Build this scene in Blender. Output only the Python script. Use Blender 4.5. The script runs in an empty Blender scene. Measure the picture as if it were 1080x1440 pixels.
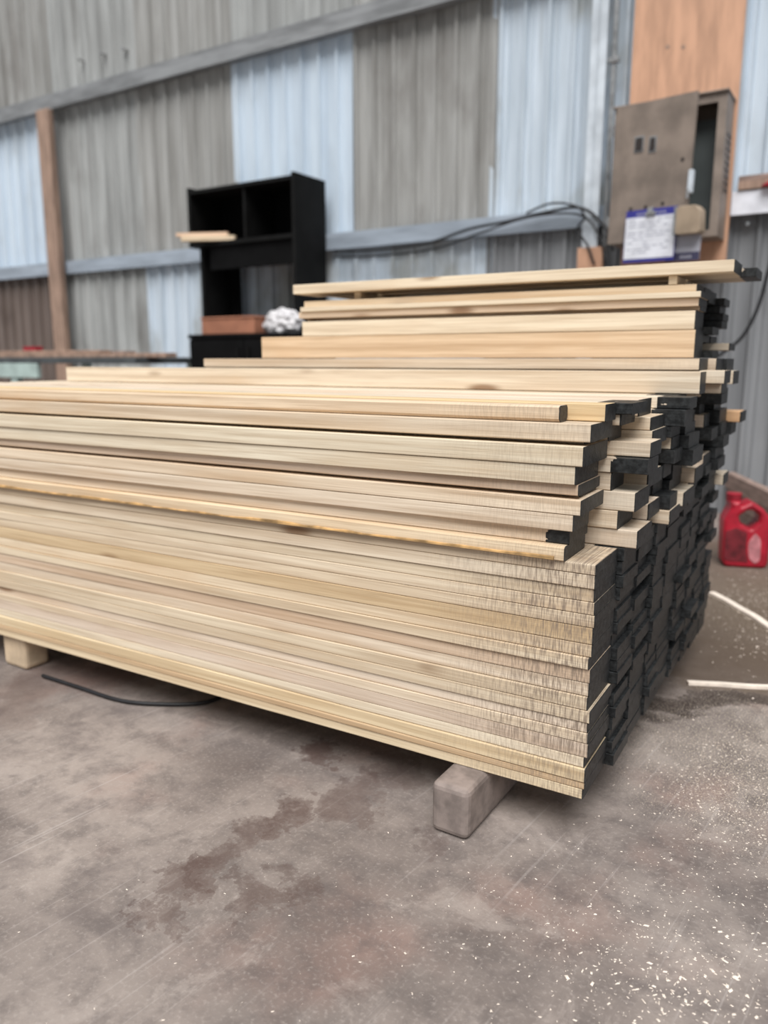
import bpy, bmesh, math, random
from mathutils import Vector, Matrix, noise
random.seed(7)
SC = bpy.context.scene
COL = SC.collection
# ------------------------------------------------------------------ camera
FPX = 1100.0; PSI = math.radians(32.4); TH = math.radians(11.06); H = 0.95
RV = Vector((math.cos(PSI), math.sin(PSI), 0))
FV = Vector((-math.sin(PSI)*math.cos(TH), math.cos(PSI)*math.cos(TH), -math.sin(TH)))
UV = RV.cross(FV)
CP = Vector((0, 0, H))
cam = bpy.data.cameras.new('camera'); camo = bpy.data.objects.new('camera', cam); COL.objects.link(camo)
camo.matrix_world = Matrix(((RV.x, UV.x, -FV.x, CP.x), (RV.y, UV.y, -FV.y, CP.y), (RV.z, UV.z, -FV.z, CP.z), (0, 0, 0, 1)))
cam.sensor_fit = 'VERTICAL'; cam.sensor_height = 36.0; cam.lens = FPX/1440*36.0
cam.clip_start = 0.02; cam.clip_end = 100
cam.dof.use_dof = True; cam.dof.focus_distance = 1.45; cam.dof.aperture_fstop = 2.3
SC.camera = camo
# ------------------------------------------------------------------ light
w = bpy.data.worlds.new('overcast_light'); SC.world = w; w.use_nodes = True
bg = w.node_tree.nodes['Background']; bg.inputs[0].default_value = (0.93, 0.97, 1.0, 1); bg.inputs[1].default_value = 0.44
sl = bpy.data.lights.new('daylight_sun', 'SUN'); sl.energy = 4.3; sl.angle = math.radians(40); sl.color = (1.0, 0.985, 0.965)
so = bpy.data.objects.new('daylight_sun', sl); COL.objects.link(so)
so.rotation_euler = Vector((-0.25, 0.60, -1.0)).to_track_quat('-Z', 'Y').to_euler()
SC.view_settings.view_transform = 'Standard'; SC.view_settings.look = 'None'
SC.view_settings.exposure = 0.0; SC.view_settings.gamma = 1.0; SC.view_settings.use_curve_mapping = False

# photo pixel -> direction; the distance comes from a known plane
def ray(u, v): return FV + RV*((u-540)/FPX) - UV*((v-720)/FPX)
def onz(u, v, z): d = ray(u, v); return CP + d*((z-H)/d.z)
def ony(u, v, y): d = ray(u, v); return CP + d*(y/d.y)
def onx(u, v, x): d = ray(u, v); return CP + d*(x/d.x)

# ------------------------------------------------------------------ material helpers
def s2l(c):
    c = c/255.0
    return c/12.92 if c <= 0.04045 else ((c+0.055)/1.055)**2.4
def rgb(r, g, b): return (s2l(r), s2l(g), s2l(b), 1)
class NT:
    def __init__(s, name):
        s.m = bpy.data.materials.new(name); s.m.use_nodes = True
        s.t = s.m.node_tree; s.n = s.t.nodes; s.b = s.n['Principled BSDF']
    def add(s, t, **kw):
        n = s.n.new(t)
        for k, v in kw.items(): setattr(n, k, v)
        return n
    def put(s, sock, v):
        if isinstance(v, bpy.types.NodeSocket): s.t.links.new(v, sock)
        else: sock.default_value = v
    def noise(s, vec, scale, detail=4, rough=0.55, dist=0):
        n = s.add('ShaderNodeTexNoise'); s.put(n.inputs['Vector'], vec)
        n.inputs['Scale'].default_value = scale; n.inputs['Detail'].default_value = detail
        n.inputs['Roughness'].default_value = rough; n.inputs['Distortion'].default_value = dist
        return n.outputs[0]
    def math(s, op, a, b=0.0, c=None):
        n = s.add('ShaderNodeMath', operation=op); s.put(n.inputs[0], a); s.put(n.inputs[1], b)
        if c is not None: s.put(n.inputs[2], c)
        return n.outputs[0]
    def vmul(s, vec, k):
        n = s.add('ShaderNodeVectorMath', operation='MULTIPLY'); s.put(n.inputs[0], vec); n.inputs[1].default_value = k
        return n.outputs[0]
    def vadd(s, vec, k):
        n = s.add('ShaderNodeVectorMath', operation='ADD'); s.put(n.inputs[0], vec); s.put(n.inputs[1], k)
        return n.outputs[0]
    def dist(s, vec, p):
        n = s.add('ShaderNodeVectorMath', operation='DISTANCE'); s.put(n.inputs[0], vec); n.inputs[1].default_value = p
        return n.outputs['Value']
    def mix(s, f, a, b, blend='MIX'):
        n = s.add('ShaderNodeMix', data_type='RGBA', blend_type=blend); s.put(n.inputs[0], f)
        s.put(n.inputs[6], a); s.put(n.inputs[7], b)
        return n.outputs[2]
    def smooth(s, v, a, b, c=0.0, d=1.0):
        n = s.add('ShaderNodeMapRange', interpolation_type='SMOOTHSTEP'); s.put(n.inputs[0], v)
        for i, x in enumerate((a, b, c, d)): n.inputs[i+1].default_value = x
        return n.outputs[0]
    def ocoord(s): return s.add('ShaderNodeTexCoord').outputs['Object']
    def pos(s): return s.add('ShaderNodeNewGeometry').outputs['Position']
    def bump(s, h, strength=0.3, d=0.01):
        n = s.add('ShaderNodeBump'); n.inputs['Strength'].default_value = strength; n.inputs['Distance'].default_value = d
        s.put(n.inputs['Height'], h); s.t.links.new(n.outputs[0], s.b.inputs['Normal'])
    def out(s, col, rough=0.6, metal=0.0, spec=None):
        s.put(s.b.inputs['Base Color'], col); s.put(s.b.inputs['Roughness'], rough); s.b.inputs['Metallic'].default_value = metal
        if spec is not None: s.b.inputs['Specular IOR Level'].default_value = spec
        return s.m

def simple(name, c, rough=0.6, var=0.12, scale=20, metal=0.0, stretch=(1, 1, 1), spec=None):
    t = NT(name); v = t.vmul(t.ocoord(), stretch)
    f = t.noise(v, scale)
    dk = tuple(x*(1-2.2*var) for x in c[:3]) + (1,); lt = tuple(min(1, x*(1+1.6*var)) for x in c[:3]) + (1,)
    col = t.mix(t.smooth(f, 0.3, 0.7), dk, lt); t.bump(f, 0.15, 0.004)
    return t.out(col, rough, metal, spec)

def wood_planks():
    """sawn timber; x=0 of every plank is its painted right end, object colour = tint, alpha = saw-mark weathering"""
    t = NT('sawn_plank_wood'); oc = t.ocoord(); oi = t.add('ShaderNodeObjectInfo')
    rnd = oi.outputs['Random']
    off = t.add('ShaderNodeCombineXYZ'); t.put(off.inputs[0], t.math('MULTIPLY', rnd, 37.0)); t.put(off.inputs[1], t.math('MULTIPLY', rnd, 11.0)); t.put(off.inputs[2], t.math('MULTIPLY', rnd, 23.0))
    v = t.vadd(oc, off.outputs[0])
    g1 = t.noise(t.vmul(v, (1.2, 30, 55)), 1.0, 5, 0.6, 0.4)
    g2 = t.noise(t.vmul(v, (5, 160, 220)), 1.0, 3, 0.6)
    g3 = t.noise(t.vmul(v, (2.2, 5, 9)), 1.0, 3, 0.5)
    base = t.mix(t.smooth(g1, 0.28, 0.72), rgb(198, 181, 160), rgb(232, 221, 204))
    base = t.mix(t.math('MULTIPLY', t.smooth(g2, 0.45, 0.75), 0.35), base, rgb(166, 144, 120))
    base = t.mix(t.math('MULTIPLY', t.smooth(g3, 0.52, 0.75), 0.4), base, rgb(205, 178, 146))
    # knots
    vo = t.add('ShaderNodeTexVoronoi'); t.put(vo.inputs['Vector'], t.vmul(v, (2.4, 7, 9))); vo.inputs['Scale'].default_value = 1.0
    kn = t.math('MULTIPLY', t.smooth(vo.outputs['Distance'], 0.16, 0.05), t.smooth(t.noise(v, 1.7, 2), 0.46, 0.54))
    base = t.mix(t.math('MULTIPLY', kn, 0.75), base, rgb(120, 84, 48))
    base = t.mix(1.0, base, oi.outputs['Color'], 'MULTIPLY')
    sx = t.add('ShaderNodeSeparateXYZ'); t.put(sx.inputs[0], oc); x = sx.outputs[0]
    # saw marks and greyish weathering towards the end
    saw = t.noise(t.vmul(v, (380, 10, 40)), 1.0, 2, 0.5)
    sw = t.math('MULTIPLY', t.math('MULTIPLY', t.smooth(t.math('ADD', x, t.math('MULTIPLY', t.noise(t.vmul(v, (6, 20, 30)), 1.0, 3), 0.22)), -0.26, 0.06), oi.outputs['Alpha']), 1.0)
    base = t.mix(t.math('MULTIPLY', sw, t.smooth(saw, 0.35, 0.7)), base, rgb(134, 118, 104))
    # black end paint, ragged edge
    pn = t.noise(t.vmul(v, (30, 60, 60)), 1.0, 3, 0.6)
    reach = t.math('MULTIPLY', oi.outputs['Object Index'], 0.001)
    pm = t.smooth(t.math('ADD', x, t.math('MULTIPLY', t.smooth(pn, 0.12, 0.45), reach)), -0.0016, -0.0004)
    black = t.mix(t.smooth(t.noise(v, 90, 4), 0.3, 0.75), rgb(22, 23, 24), rgb(52, 54, 55))
    col = t.mix(pm, base, black)
    t.bump(t.math('ADD', g2, t.math('MULTIPLY', t.math('MULTIPLY', saw, sw), 1.2)), 0.35, 0.002)
    return t.out(col, t.mix(pm, (0.72,)*3+(1,), (0.48,)*3+(1,)), 0.0, 0.35)

def floor_mat():
    t = NT('stained_concrete'); p = t.pos()
    n1 = t.noise(p, 1.6, 5, 0.6, 0.3); n2 = t.noise(p, 14, 5, 0.65); n3 = t.noise(p, 120, 3, 0.6)
    c = t.mix(t.smooth(n1, 0.3, 0.7), rgb(106, 97, 93), rgb(158, 147, 140))
    c = t.mix(t.math('MULTIPLY', t.smooth(t.noise(t.vadd(p, (7, 3, 0)), 2.3, 4), 0.52, 0.72), 0.45), c, rgb(148, 118, 108))
    c = t.mix(t.math('MULTIPLY', t.smooth(n2, 0.42, 0.7), 0.55), c, rgb(92, 85, 83))
    c = t.mix(t.math('MULTIPLY', t.smooth(n3, 0.5, 0.75), 0.35), c, rgb(178, 168, 162))
    n4 = t.noise(t.vadd(p, (3, 9, 0)), 5.5, 7, 0.7, 0.5)
    c = t.mix(t.math('MULTIPLY', t.smooth(n4, 0.5, 0.68), 0.45), c, rgb(94, 86, 85))
    c = t.mix(t.math('MULTIPLY', t.smooth(n4, 0.46, 0.34), 0.4), c, rgb(172, 161, 154))
    # trowel / drag scratches
    rot = t.add('ShaderNodeVectorRotate', rotation_type='Z_AXIS'); t.put(rot.inputs['Vector'], p); rot.inputs['Angle'].default_value = math.radians(6)
    sc = t.noise(t.vmul(rot.outputs[0], (110, 2.0, 1)), 1.0, 2, 0.5)
    c = t.mix(t.math('MULTIPLY', t.math('MULTIPLY', t.smooth(sc, 0.6, 0.72), t.smooth(n1, 0.35, 0.6)), 0.30), c, rgb(186, 178, 174))
    wob = t.add('ShaderNodeVectorMath', operation='MULTIPLY_ADD')
    nz = t.add('ShaderNodeTexNoise'); t.put(nz.inputs['Vector'], p); nz.inputs['Scale'].default_value = 7; nz.inputs['Detail'].default_value = 9; nz.inputs['Roughness'].default_value = 0.68
    t.put(wob.inputs[0], nz.outputs['Color']); wob.inputs[1].default_value = (0.42, 0.42, 0); wob.inputs[2].default_value = (-0.21, -0.21, 0)
    pw = t.vadd(p, wob.outputs[0])
    def blotch(u, v, r, col, amt, edge=0.35):
        nonlocal c
        q = onz(u, v, 0)
        d = t.dist(pw, q); f = t.math('MULTIPLY', t.smooth(d, r*1.15, r*edge), amt*0.85)
        if r < 0.12: f = t.math('ADD', f, t.math('MULTIPLY', t.math('MULTIPLY', t.smooth(d, r*1.1, r*0.95), t.smooth(d, r*0.6, r*0.9)), 0.35*amt))
        c = t.mix(f, c, col)
    rust = rgb(72, 50, 45); dark = rgb(44, 34, 31)
    for (u, v, r, a) in ((440, 1065, .055, .8), (560, 1085, .09, .5), (500, 1120, .08, .6), (410, 1150, .06, .75), (360, 1175, .05, .6), (300, 1215, .06, .65), (255, 1235, .05, .6),
                         (205, 1285, .045, .6), (350, 1275, .05, .55), (415, 1255, .05, .5), (620, 1190, .06, .35)):
        blotch(u, v, r, rust, a)
    # dirt ground into the floor beside the end of the stack and by the wall
    for (u, v, r, a) in ((1050, 850, .5, .95), (1010, 930, .34, .95), (1150, 900, .6, .9), (1060, 790, .7, .9)):
        blotch(u, v, r, rgb(86, 72, 60), a, 0.45)
    for (u, v, r, a) in ((940, 992, .06, 1), (985, 986, .07, 1), (1030, 982, .07, 1), (905, 1008, .05, .8), (1075, 982, .07, .9)):
        blotch(u, v, r, dark, a)
    for (u, v, r, a) in ((60, 960, .16, .6), (150, 955, .14, .5), (20, 1000, .10, .4)): blotch(u, v, r, rgb(92, 74, 68), a)
    # sawdust film
    sd = t.noise(p, 260, 2, 0.6)
    q = onz(1075, 1060, 0); dm = t.smooth(t.dist(pw, q), 0.55, 0.1)
    q = onz(1070, 850, 0); dm2 = t.smooth(t.dist(pw, q), 0.8, 0.2)
    c = t.mix(t.math('MULTIPLY', t.smooth(sd, 0.53, 0.66), t.math('MAXIMUM', dm, t.math('MULTIPLY', dm2, 0.7))), c, rgb(205, 190, 170))
    t.bump(t.math('ADD', n2, t.math('MULTIPLY', n3, 0.4)), 0.25, 0.006)
    return t.out(c, t.smooth(n1, 0.2, 0.8, 0.55, 0.75), 0.0, 0.28)

def sheet_mat(name, c1, c2, c3, rough=0.5, amt=0.6):
    t = NT(name); p = t.pos()
    s1 = t.noise(t.vmul(p, (9, 9, 0.7)), 1.0, 5, 0.6); s2 = t.noise(t.vmul(p, (2.2, 2.2, 1.2)), 1.0, 4, 0.55); s3 = t.noise(t.vmul(p, (45, 45, 1.5)), 1.0, 3)
    c = t.mix(t.smooth(s1, 0.3, 0.7), c1, c2)
    c = t.mix(t.math('MULTIPLY', t.smooth(s2, 0.5, 0.72), amt), c, c3)
    c = t.mix(t.math('MULTIPLY', t.smooth(s3, 0.55, 0.8), 0.3), c, c3)
    return t.out(c, rough, 0.0, 0.4)

M = {}
M['plank'] = wood_planks()
M['floor'] = floor_mat()
M['sheet_grey'] = sheet_mat('weathered_grey_sheet', rgb(140, 141, 140), rgb(176, 178, 177), rgb(116, 114, 111))
M['sheet_brown'] = sheet_mat('grimy_grey_brown_sheet', rgb(136, 135, 132), rgb(170, 170, 168), rgb(114, 110, 106))
M['sheet_pale'] = sheet_mat('pale_blue_sheet', rgb(186, 200, 214), rgb(208, 221, 233), rgb(168, 176, 182), 0.45, 0.5)
M['sheet_mottled'] = sheet_mat('mottled_whitish_blue_sheet', rgb(180, 192, 203), rgb(208, 219, 230), rgb(150, 151, 146), 0.45, 0.9)
M['sheet_dark'] = sheet_mat('dark_grey_sheet', rgb(116, 118, 121), rgb(140, 142, 145), rgb(98, 98, 98))
M['sheet_rust'] = sheet_mat('brown_grimy_sheet', rgb(96, 84, 78), rgb(118, 106, 100), rgb(74, 63, 57))
M['steel'] = simple('galvanised_steel', rgb(158, 168, 180), 0.45, 0.1, 4, 0.1, (0.5, 3, 3))
M['steel_dull'] = simple('dull_grey_steel', rgb(136, 138, 140), 0.5, 0.14, 5, 0.1, (0.5, 3, 3))
M['pale_steel'] = simple('pale_steel', rgb(200, 208, 216), 0.4, 0.08, 6)
M['brown_wood'] = simple('old_brown_timber', rgb(156, 130, 114), 0.7, 0.15, 6, 0, (6, 6, 0.6))
M['greyed_wood'] = simple('greyed_timber', rgb(150, 128, 118), 0.75, 0.15, 3, 0, (2, 8, 14))
M['ply'] = simple('reddish_plywood', rgb(198, 154, 126), 0.65, 0.10, 3, 0, (5, 5, 0.8))
M['black'] = simple('black_paint', rgb(11, 11, 12), 0.7, 0.15, 8, spec=0.12)
M['black_side'] = simple('black_laminate', rgb(20, 20, 20), 0.65, 0.12, 8, spec=0.15)
M['cabinet'] = simple('dusty_taupe_metal', rgb(134, 121, 111), 0.55, 0.13, 5)
M['cabinet_in'] = simple('green_grey_plate', rgb(70, 76, 76), 0.5, 0.08, 5)
M['dark_hole'] = simple('dark_glass', rgb(52, 46, 44), 0.35, 0.05, 10)
M['tan'] = simple('tan_metal', rgb(160, 142, 122), 0.5, 0.08, 8)
M['paper'] = simple('white_paper', rgb(226, 228, 236), 0.7, 0.05, 9)
M['paper_grey'] = simple('grey_paper', rgb(172, 172, 182), 0.7, 0.05, 9)
M['ink'] = simple('grey_print', rgb(150, 152, 166), 0.8, 0.1, 60)
M['blue'] = simple('blue_plastic', rgb(54, 54, 140), 0.4, 0.08, 9)
M['navy'] = simple('dark_blue_print', rgb(62, 60, 86), 0.5, 0.08, 9)
M['chrome'] = simple('bright_clip_metal', rgb(190, 190, 190), 0.25, 0.05, 9, 0.8)
M['rubber'] = simple('black_rubber', rgb(30, 30, 33), 0.5, 0.1, 30)
M['red'] = simple('red_plastic', rgb(164, 22, 44), 0.42, 0.10, 14)
M['red_dark'] = simple('grimy_dark_red_plastic', rgb(104, 26, 36), 0.5, 0.22, 22)
M['pink'] = simple('scuffed_pinkish_plastic', rgb(186, 120, 126), 0.5, 0.15, 20)
M['teal'] = simple('pale_teal_paint', rgb(168, 186, 182), 0.5, 0.08, 6)
M['slate'] = simple('dark_slate_top', rgb(72, 76, 78), 0.5, 0.12, 6)
M['bark'] = simple('yellow_brown_bark', rgb(176, 140, 92), 0.8, 0.26, 26, 0, (0.7, 1, 1))
M['concrete'] = simple('concrete_block', rgb(132, 120, 114), 0.85, 0.15, 22)
M['cardboard'] = simple('brown_cardboard', rgb(158, 106, 82), 0.75, 0.08, 7)
M['bag'] = simple('white_plastic_film', rgb(206, 204, 206), 0.35, 0.12, 25)
M['chip'] = simple('pale_wood_chip', rgb(238, 224, 210), 0.8, 0.05, 40)

# ------------------------------------------------------------------ object helpers
def tag(o, label=None, cat=None, group=None, kind=None):
    if label: o['label'] = label
    if cat: o['category'] = cat
    if group: o['group'] = group
    if kind: o['kind'] = kind
    return o
def link(name, me, mat=None, parent=None, loc=None, rot=None):
    if mat is not None: me.materials.append(mat)
    o = bpy.data.objects.new(name, me); COL.objects.link(o)
    if loc is not None: o.location = loc
    if rot is not None: o.rotation_euler = rot
    if parent is not None: o.parent = parent
    return o
def empty(name, loc=(0, 0, 0), rz=0.0):
    o = bpy.data.objects.new(name, None); COL.objects.link(o); o.location = loc; o.rotation_euler = (0, 0, rz); o.empty_display_size = 0.05
    return o
def from_bm(name, bm, smooth=False):
    me = bpy.data.meshes.new(name); bmesh.ops.recalc_face_normals(bm, faces=bm.faces[:]); bm.to_mesh(me); bm.free()
    if smooth:
        for p in me.polygons: p.use_smooth = True
    return me
def addbox(bm, x0, x1, y0, y1, z0, z1, bev=0.0, seg=1):
    g = bmesh.ops.create_cube(bm, size=1.0)['verts']
    for v in g: v.co = Vector(((x0+x1)/2 + v.co.x*(x1-x0), (y0+y1)/2 + v.co.y*(y1-y0), (z0+z1)/2 + v.co.z*(z1-z0)))
    if bev:
        es = list({e for v in g for e in v.link_edges})
        bmesh.ops.bevel(bm, geom=es, offset=bev, segments=seg, affect='EDGES', profile=0.5)
def box(name, x0, x1, y0, y1, z0, z1, mat, parent=None, bev=0.0, seg=1, loc=None, rot=None):
    bm = bmesh.new(); addbox(bm, x0, x1, y0, y1, z0, z1, bev, seg)
    return link(name, from_bm(name, bm), mat, parent, loc, rot)
def cyl(name, p0, p1, r, mat, parent=None, n=12):
    p0 = Vector(p0); p1 = Vector(p1); d = p1-p0; bm = bmesh.new()
    bmesh.ops.create_cone(bm, cap_ends=True, segments=n, radius1=r, radius2=r, depth=d.length)
    bmesh.ops.transform(bm, matrix=Matrix.Translation((p0+p1)/2) @ d.to_track_quat('Z', 'Y').to_matrix().to_4x4(), verts=bm.verts[:])
    me = from_bm(name, bm)
    return link(name, me, mat, parent)
def tube(name, pts, r, mat, parent=None, sub=6, n=8):
    """smooth tube through points (Catmull-Rom)"""
    P = [Vector(p) for p in pts]; Q = []
    for i in range(len(P)-1):
        a = P[max(0, i-1)]; b = P[i]; c = P[i+1]; d = P[min(len(P)-1, i+2)]
        for k in range(sub):
            t = k/sub
            Q.append(0.5*((2*b)+(c-a)*t+(2*a-5*b+4*c-d)*t*t+(3*b-a-3*c+d)*t**3))
    Q.append(P[-1]); vs = []; fs = []
    for i, q in enumerate(Q):
        d = (Q[min(i+1, len(Q)-1)]-Q[max(i-1, 0)]).normalized()
        a = d.cross(Vector((0.13, 0.21, 0.97))).normalized(); b = d.cross(a)
        for k in range(n):
            an = 2*math.pi*k/n; vs.append(q+(a*math.cos(an)+b*math.sin(an))*r)
    for i in range(len(Q)-1):
        for k in range(n): fs.append((i*n+k, i*n+(k+1) % n, (i+1)*n+(k+1) % n, (i+1)*n+k))
    fs.append(tuple(range(n))[::-1]); fs.append(tuple((len(Q)-1)*n+k for k in range(n)))
    me = bpy.data.meshes.new(name); me.from_pydata(vs, [], fs)
    for p in me.polygons: p.use_smooth = True
    return link(name, me, mat, parent)
def outline(name, loops, thick, bev, mat, parent=None, matrix=None):
    """flat outline (with holes) extruded to a rounded slab"""
    cu = bpy.data.curves.new(name, 'CURVE'); cu.dimensions = '2D'; cu.fill_mode = 'BOTH'
    cu.extrude = thick/2-bev; cu.offset = -bev; cu.bevel_depth = bev; cu.bevel_resolution = 3
    for lp in loops:
        sp = cu.splines.new('POLY'); sp.points.add(len(lp)-1); sp.use_cyclic_u = True
        for i, (x, y) in enumerate(lp): sp.points[i].co = (x, y, 0, 1)
    tmp = bpy.data.objects.new(name, cu); COL.objects.link(tmp)
    dg = bpy.context.evaluated_depsgraph_get(); me = bpy.data.meshes.new_from_object(tmp.evaluated_get(dg))
    bpy.data.objects.remove(tmp); bpy.data.curves.remove(cu)
    me.materials.clear()
    o = link(name, me, mat, parent)
    if matrix is not None: o.matrix_local = matrix
    return o
def rounded(pts, r=0.2, k=4):
    out = []
    n = len(pts)
    for i in range(n):
        a = Vector(pts[i-1]); b = Vector(pts[i]); c = Vector(pts[(i+1) % n])
        p = b+(a-b)*r; q = b+(c-b)*r
        for j in range(k+1):
            t = j/k; s = (1-t)*(1-t)*p+2*t*(1-t)*b+t*t*q; out.append((s.x, s.y))
    return out

# ================================================================== SETTING
WY = 5.2
def grid_floor():
    bm = bmesh.new(); addbox(bm, -12, 5, -4, WY+0.1, -0.12, 0.0)
    return from_bm('floor', bm)
tag(link('floor', grid_floor(), M['floor']), kind='structure')
wall = tag(box('wall_back', -12, 4.4, WY+0.045, WY+0.12, 0, 4.85, M['sheet_dark']), kind='structure')
PITCH = 0.167; SW = 1.169
_sheet_cache = {}
def sheet(x0, z0, z1, mat, dy, rnd):
    nrib = 7; prof = []
    for i in range(nrib):
        b = i*SW/nrib; p = SW/nrib
        for fx, d in ((0.0, 0), (0.30, 0), (0.36, 1), (0.49, 1), (0.55, 0), (0.74, 0), (0.77, 0.3), (0.80, 0)): prof.append((b+fx*p, -0.026*d))
    prof.append((SW+0.03, 0.0)); prof.append((SW+0.045, -0.012))
    vs = []; fs = []; nz = 5
    for j in range(nz):
        z = (z1-z0)*j/(nz-1)
        for (x, y) in prof: vs.append((x, y+0.004*math.sin(rnd*9+z*2.1+x*1.5), z))
    n = len(prof)
    for j in range(nz-1):
        for i in range(n-1): fs.append((j*n+i, j*n+i+1, (j+1)*n+i+1, (j+1)*n+i))
    me = bpy.data.meshes.new('metal_sheet'); me.from_pydata(vs, [], fs); me.materials.append(mat)
    o = bpy.data.objects.new('metal_sheet', me); COL.objects.link(o); o.parent = wall; o.location = (x0, WY+dy, z0)
    md = o.modifiers.new('thickness', 'SOLIDIFY'); md.thickness = 0.002
    return o
X0S = -2.452-8*SW
rowm = {}
mid = ['sheet_grey', 'sheet_grey', 'sheet_mottled', 'sheet_pale', 'sheet_grey', 'sheet_brown', 'sheet_pale', 'sheet_brown', 'sheet_mottled', 'sheet_pale', 'sheet_grey', 'sheet_pale', 'sheet_grey', 'sheet_grey']
low = ['sheet_rust', 'sheet_rust', 'sheet_rust', 'sheet_rust', 'sheet_grey', 'sheet_mottled', 'sheet_mottled', 'sheet_mottled', 'sheet_dark', 'sheet_dark', 'sheet_dark', 'sheet_dark', 'sheet_dark', 'sheet_dark']
upp = ['sheet_brown', 'sheet_grey', 'sheet_brown', 'sheet_brown', 'sheet_grey', 'sheet_brown', 'sheet_grey', 'sheet_brown', 'sheet_grey', 'sheet_grey', 'sheet_grey', 'sheet_grey', 'sheet_grey', 'sheet_grey']
for i in range(13):
    x = X0S+i*SW
    if x > 3: break
    # column i covers x..x+SW ; sheet 8 starts at the seam beside the pale sheet
    sheet(x, 0.0, 1.86, M[low[i]], 0.004*(i % 2), i*0.37)
    sheet(x, 1.80, 3.36, M[mid[i]], 0.014+0.004*(i % 2), i*0.61)
    sheet(x, 3.32, 4.80, M[upp[i]], 0.026+0.004*(i % 2), i*0.23)
for (u, v) in ((115, 85), (146, 76), (177, 70), (1053, 316)):
    q = ony(u, v, WY)
    s = cyl('screw', (q.x, WY-0.045, q.z), (q.x, WY+0.03, q.z), 0.012, M['chrome'], wall, 8)
# horizontal girts: C-channels in front of the sheets
def channel(name, x0, x1, y, z0, z1, mat, depth=0.05, lip=True):
    bm = bmesh.new(); addbox(bm, x0, x1, y-depth, y-depth+0.006, z0, z1); addbox(bm, x0, x1, y-depth+0.006, y, z1-0.006, z1); addbox(bm, x0, x1, y-depth+0.006, y, z0, z0+0.006)
    return tag(link(name, from_bm(name, bm), mat), kind='structure')
channel('trim_1', -12, 4, WY-0.025, 1.780, 1.900, M['steel'])
channel('trim_2', -12, 4, WY-0.025, 3.295, 3.425, M['steel_dull'], 0.07)
# steel upright beside the plywood and a thin conduit
px0 = ony(828, 150, 5.10).x; px1 = ony(852, 150, 5.10).x
bm = bmesh.new(); addbox(bm, px0, px1-0.045, 5.085, 5.093, 0, 4.8); addbox(bm, px1-0.045, px1, 5.06, 5.066, 0, 4.8); addbox(bm, px1-0.047, px1-0.041, 5.066, 5.094, 0, 4.8)
tag(link('trim_3', from_bm('trim_3', bm), M['pale_steel']), kind='structure')
cx = ony(860, 150, 5.10).x
cd = tag(empty('conduit_pipe', (cx, 5.10, 0)), 'thin dark vertical conduit pipe between pale upright and reddish plywood', 'pipe')
cyl('pipe', (0, 0, 0.0), (0, 0, 4.6), 0.016, M['steel_dull'], cd, 12)
for z in (1.2, 2.72, 3.9): box('pipe_clamp', -0.035, 0.035, -0.022, 0.02, z-0.015, z+0.015, M['chrome'], cd, 0.004)
# wooden post at the left
pl = ony(57, 250, 5.03).x; pr = ony(73, 250, 5.03).x
tag(box('timber_post', pl, pr, 5.03, 5.10, 0.0, 3.28, M['brown_wood'], None, 0.006), 'narrow brown timber post standing against the grey sheet wall', 'post')

# ================================================================== STACK OF PLANKS
O = onz(822, 1127, 0.11)
YAW = math.radians(2.0)
EX = Vector((math.cos(YAW), math.sin(YAW), 0)); EY = Vector((-math.sin(YAW), math.cos(YAW), 0))
SKEW = math.tan(YAW)
def plank_mesh(L, wd, t, wane=0.0, seed=0.0, ch=0.0015, nseg=9, bow=0.0):
    vs = []; fs = []; c = ch
    for i in range(nseg+1):
        x = -L*i/nseg; n1 = noise.noise(Vector((x*2.2, seed, 0.3))); n2 = noise.noise(Vector((x*5.0, seed+9, 2.3)))
        fy = max(0.0, 0.0012+0.0025*n1 + bow*math.sin(math.pi*i/nseg) + wane*0.5*n2)
        cw = c + wane*(0.5+0.5*n1)
        sec = [(fy+c, 0), (wd-c, 0), (wd, c), (wd, t-c), (wd-c, t), (fy+cw, t), (fy, t-cw*0.55), (fy, c)]
        for (y, z) in sec: vs.append((x, y, z))
    n = 8
    for i in range(nseg):
        for k in range(n): fs.append((i*n+k, (i+1)*n+k, (i+1)*n+(k+1) % n, i*n+(k+1) % n))
    fs.append(tuple(range(n))); fs.append(tuple(nseg*n+k for k in range(n))[::-1])
    me = bpy.data.meshes.new('plank'); me.from_pydata(vs, [], fs); me.materials.append(M['plank'])
    return me
def tint(k=None):
    k = random.random() if k is None else k
    pal = [(1.0, 0.98, 0.95), (1.0, 0.95, 0.88), (0.93, 0.88, 0.82), (1.0, 0.98, 0.95), (0.90, 0.86, 0.83), (1.0, 0.94, 0.91), (0.96, 0.93, 0.88)]
    c = pal[int(k*len(pal)) % len(pal)]; g = random.uniform(0.93, 1.03)
    return tuple(x*g for x in c)
def plank(a, b, z, L, wd, t, label, group=None, name='sawn_plank', weather=0.3, col=None, paint=1, yaw=0.0, tilt=0.0, **kw):
    """a: signed position of the right end along the boards, b: depth from the front face, z: underside"""
    me = plank_mesh(L, wd, t, seed=random.uniform(0, 90), **kw)
    o = bpy.data.objects.new(name, me); COL.objects.link(o)
    p = O + EX*a + EY*b; o.location = (p.x, p.y, z); o.rotation_euler = (0, tilt, YAW+yaw)
    o.pass_index = paint; c = col or tint(); o.color = (c[0], c[1], c[2], weather)
    return tag(o, label, 'plank', group)
def loc(u, v, b):
    """photo pixel on the stack plane at depth b -> (a, z)"""
    d = ray(u, v); n = EY; p0 = O + EY*b
    p = CP + d*((p0-CP).dot(n)/d.dot(n))
    return (p-O).dot(EX), p.z
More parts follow.
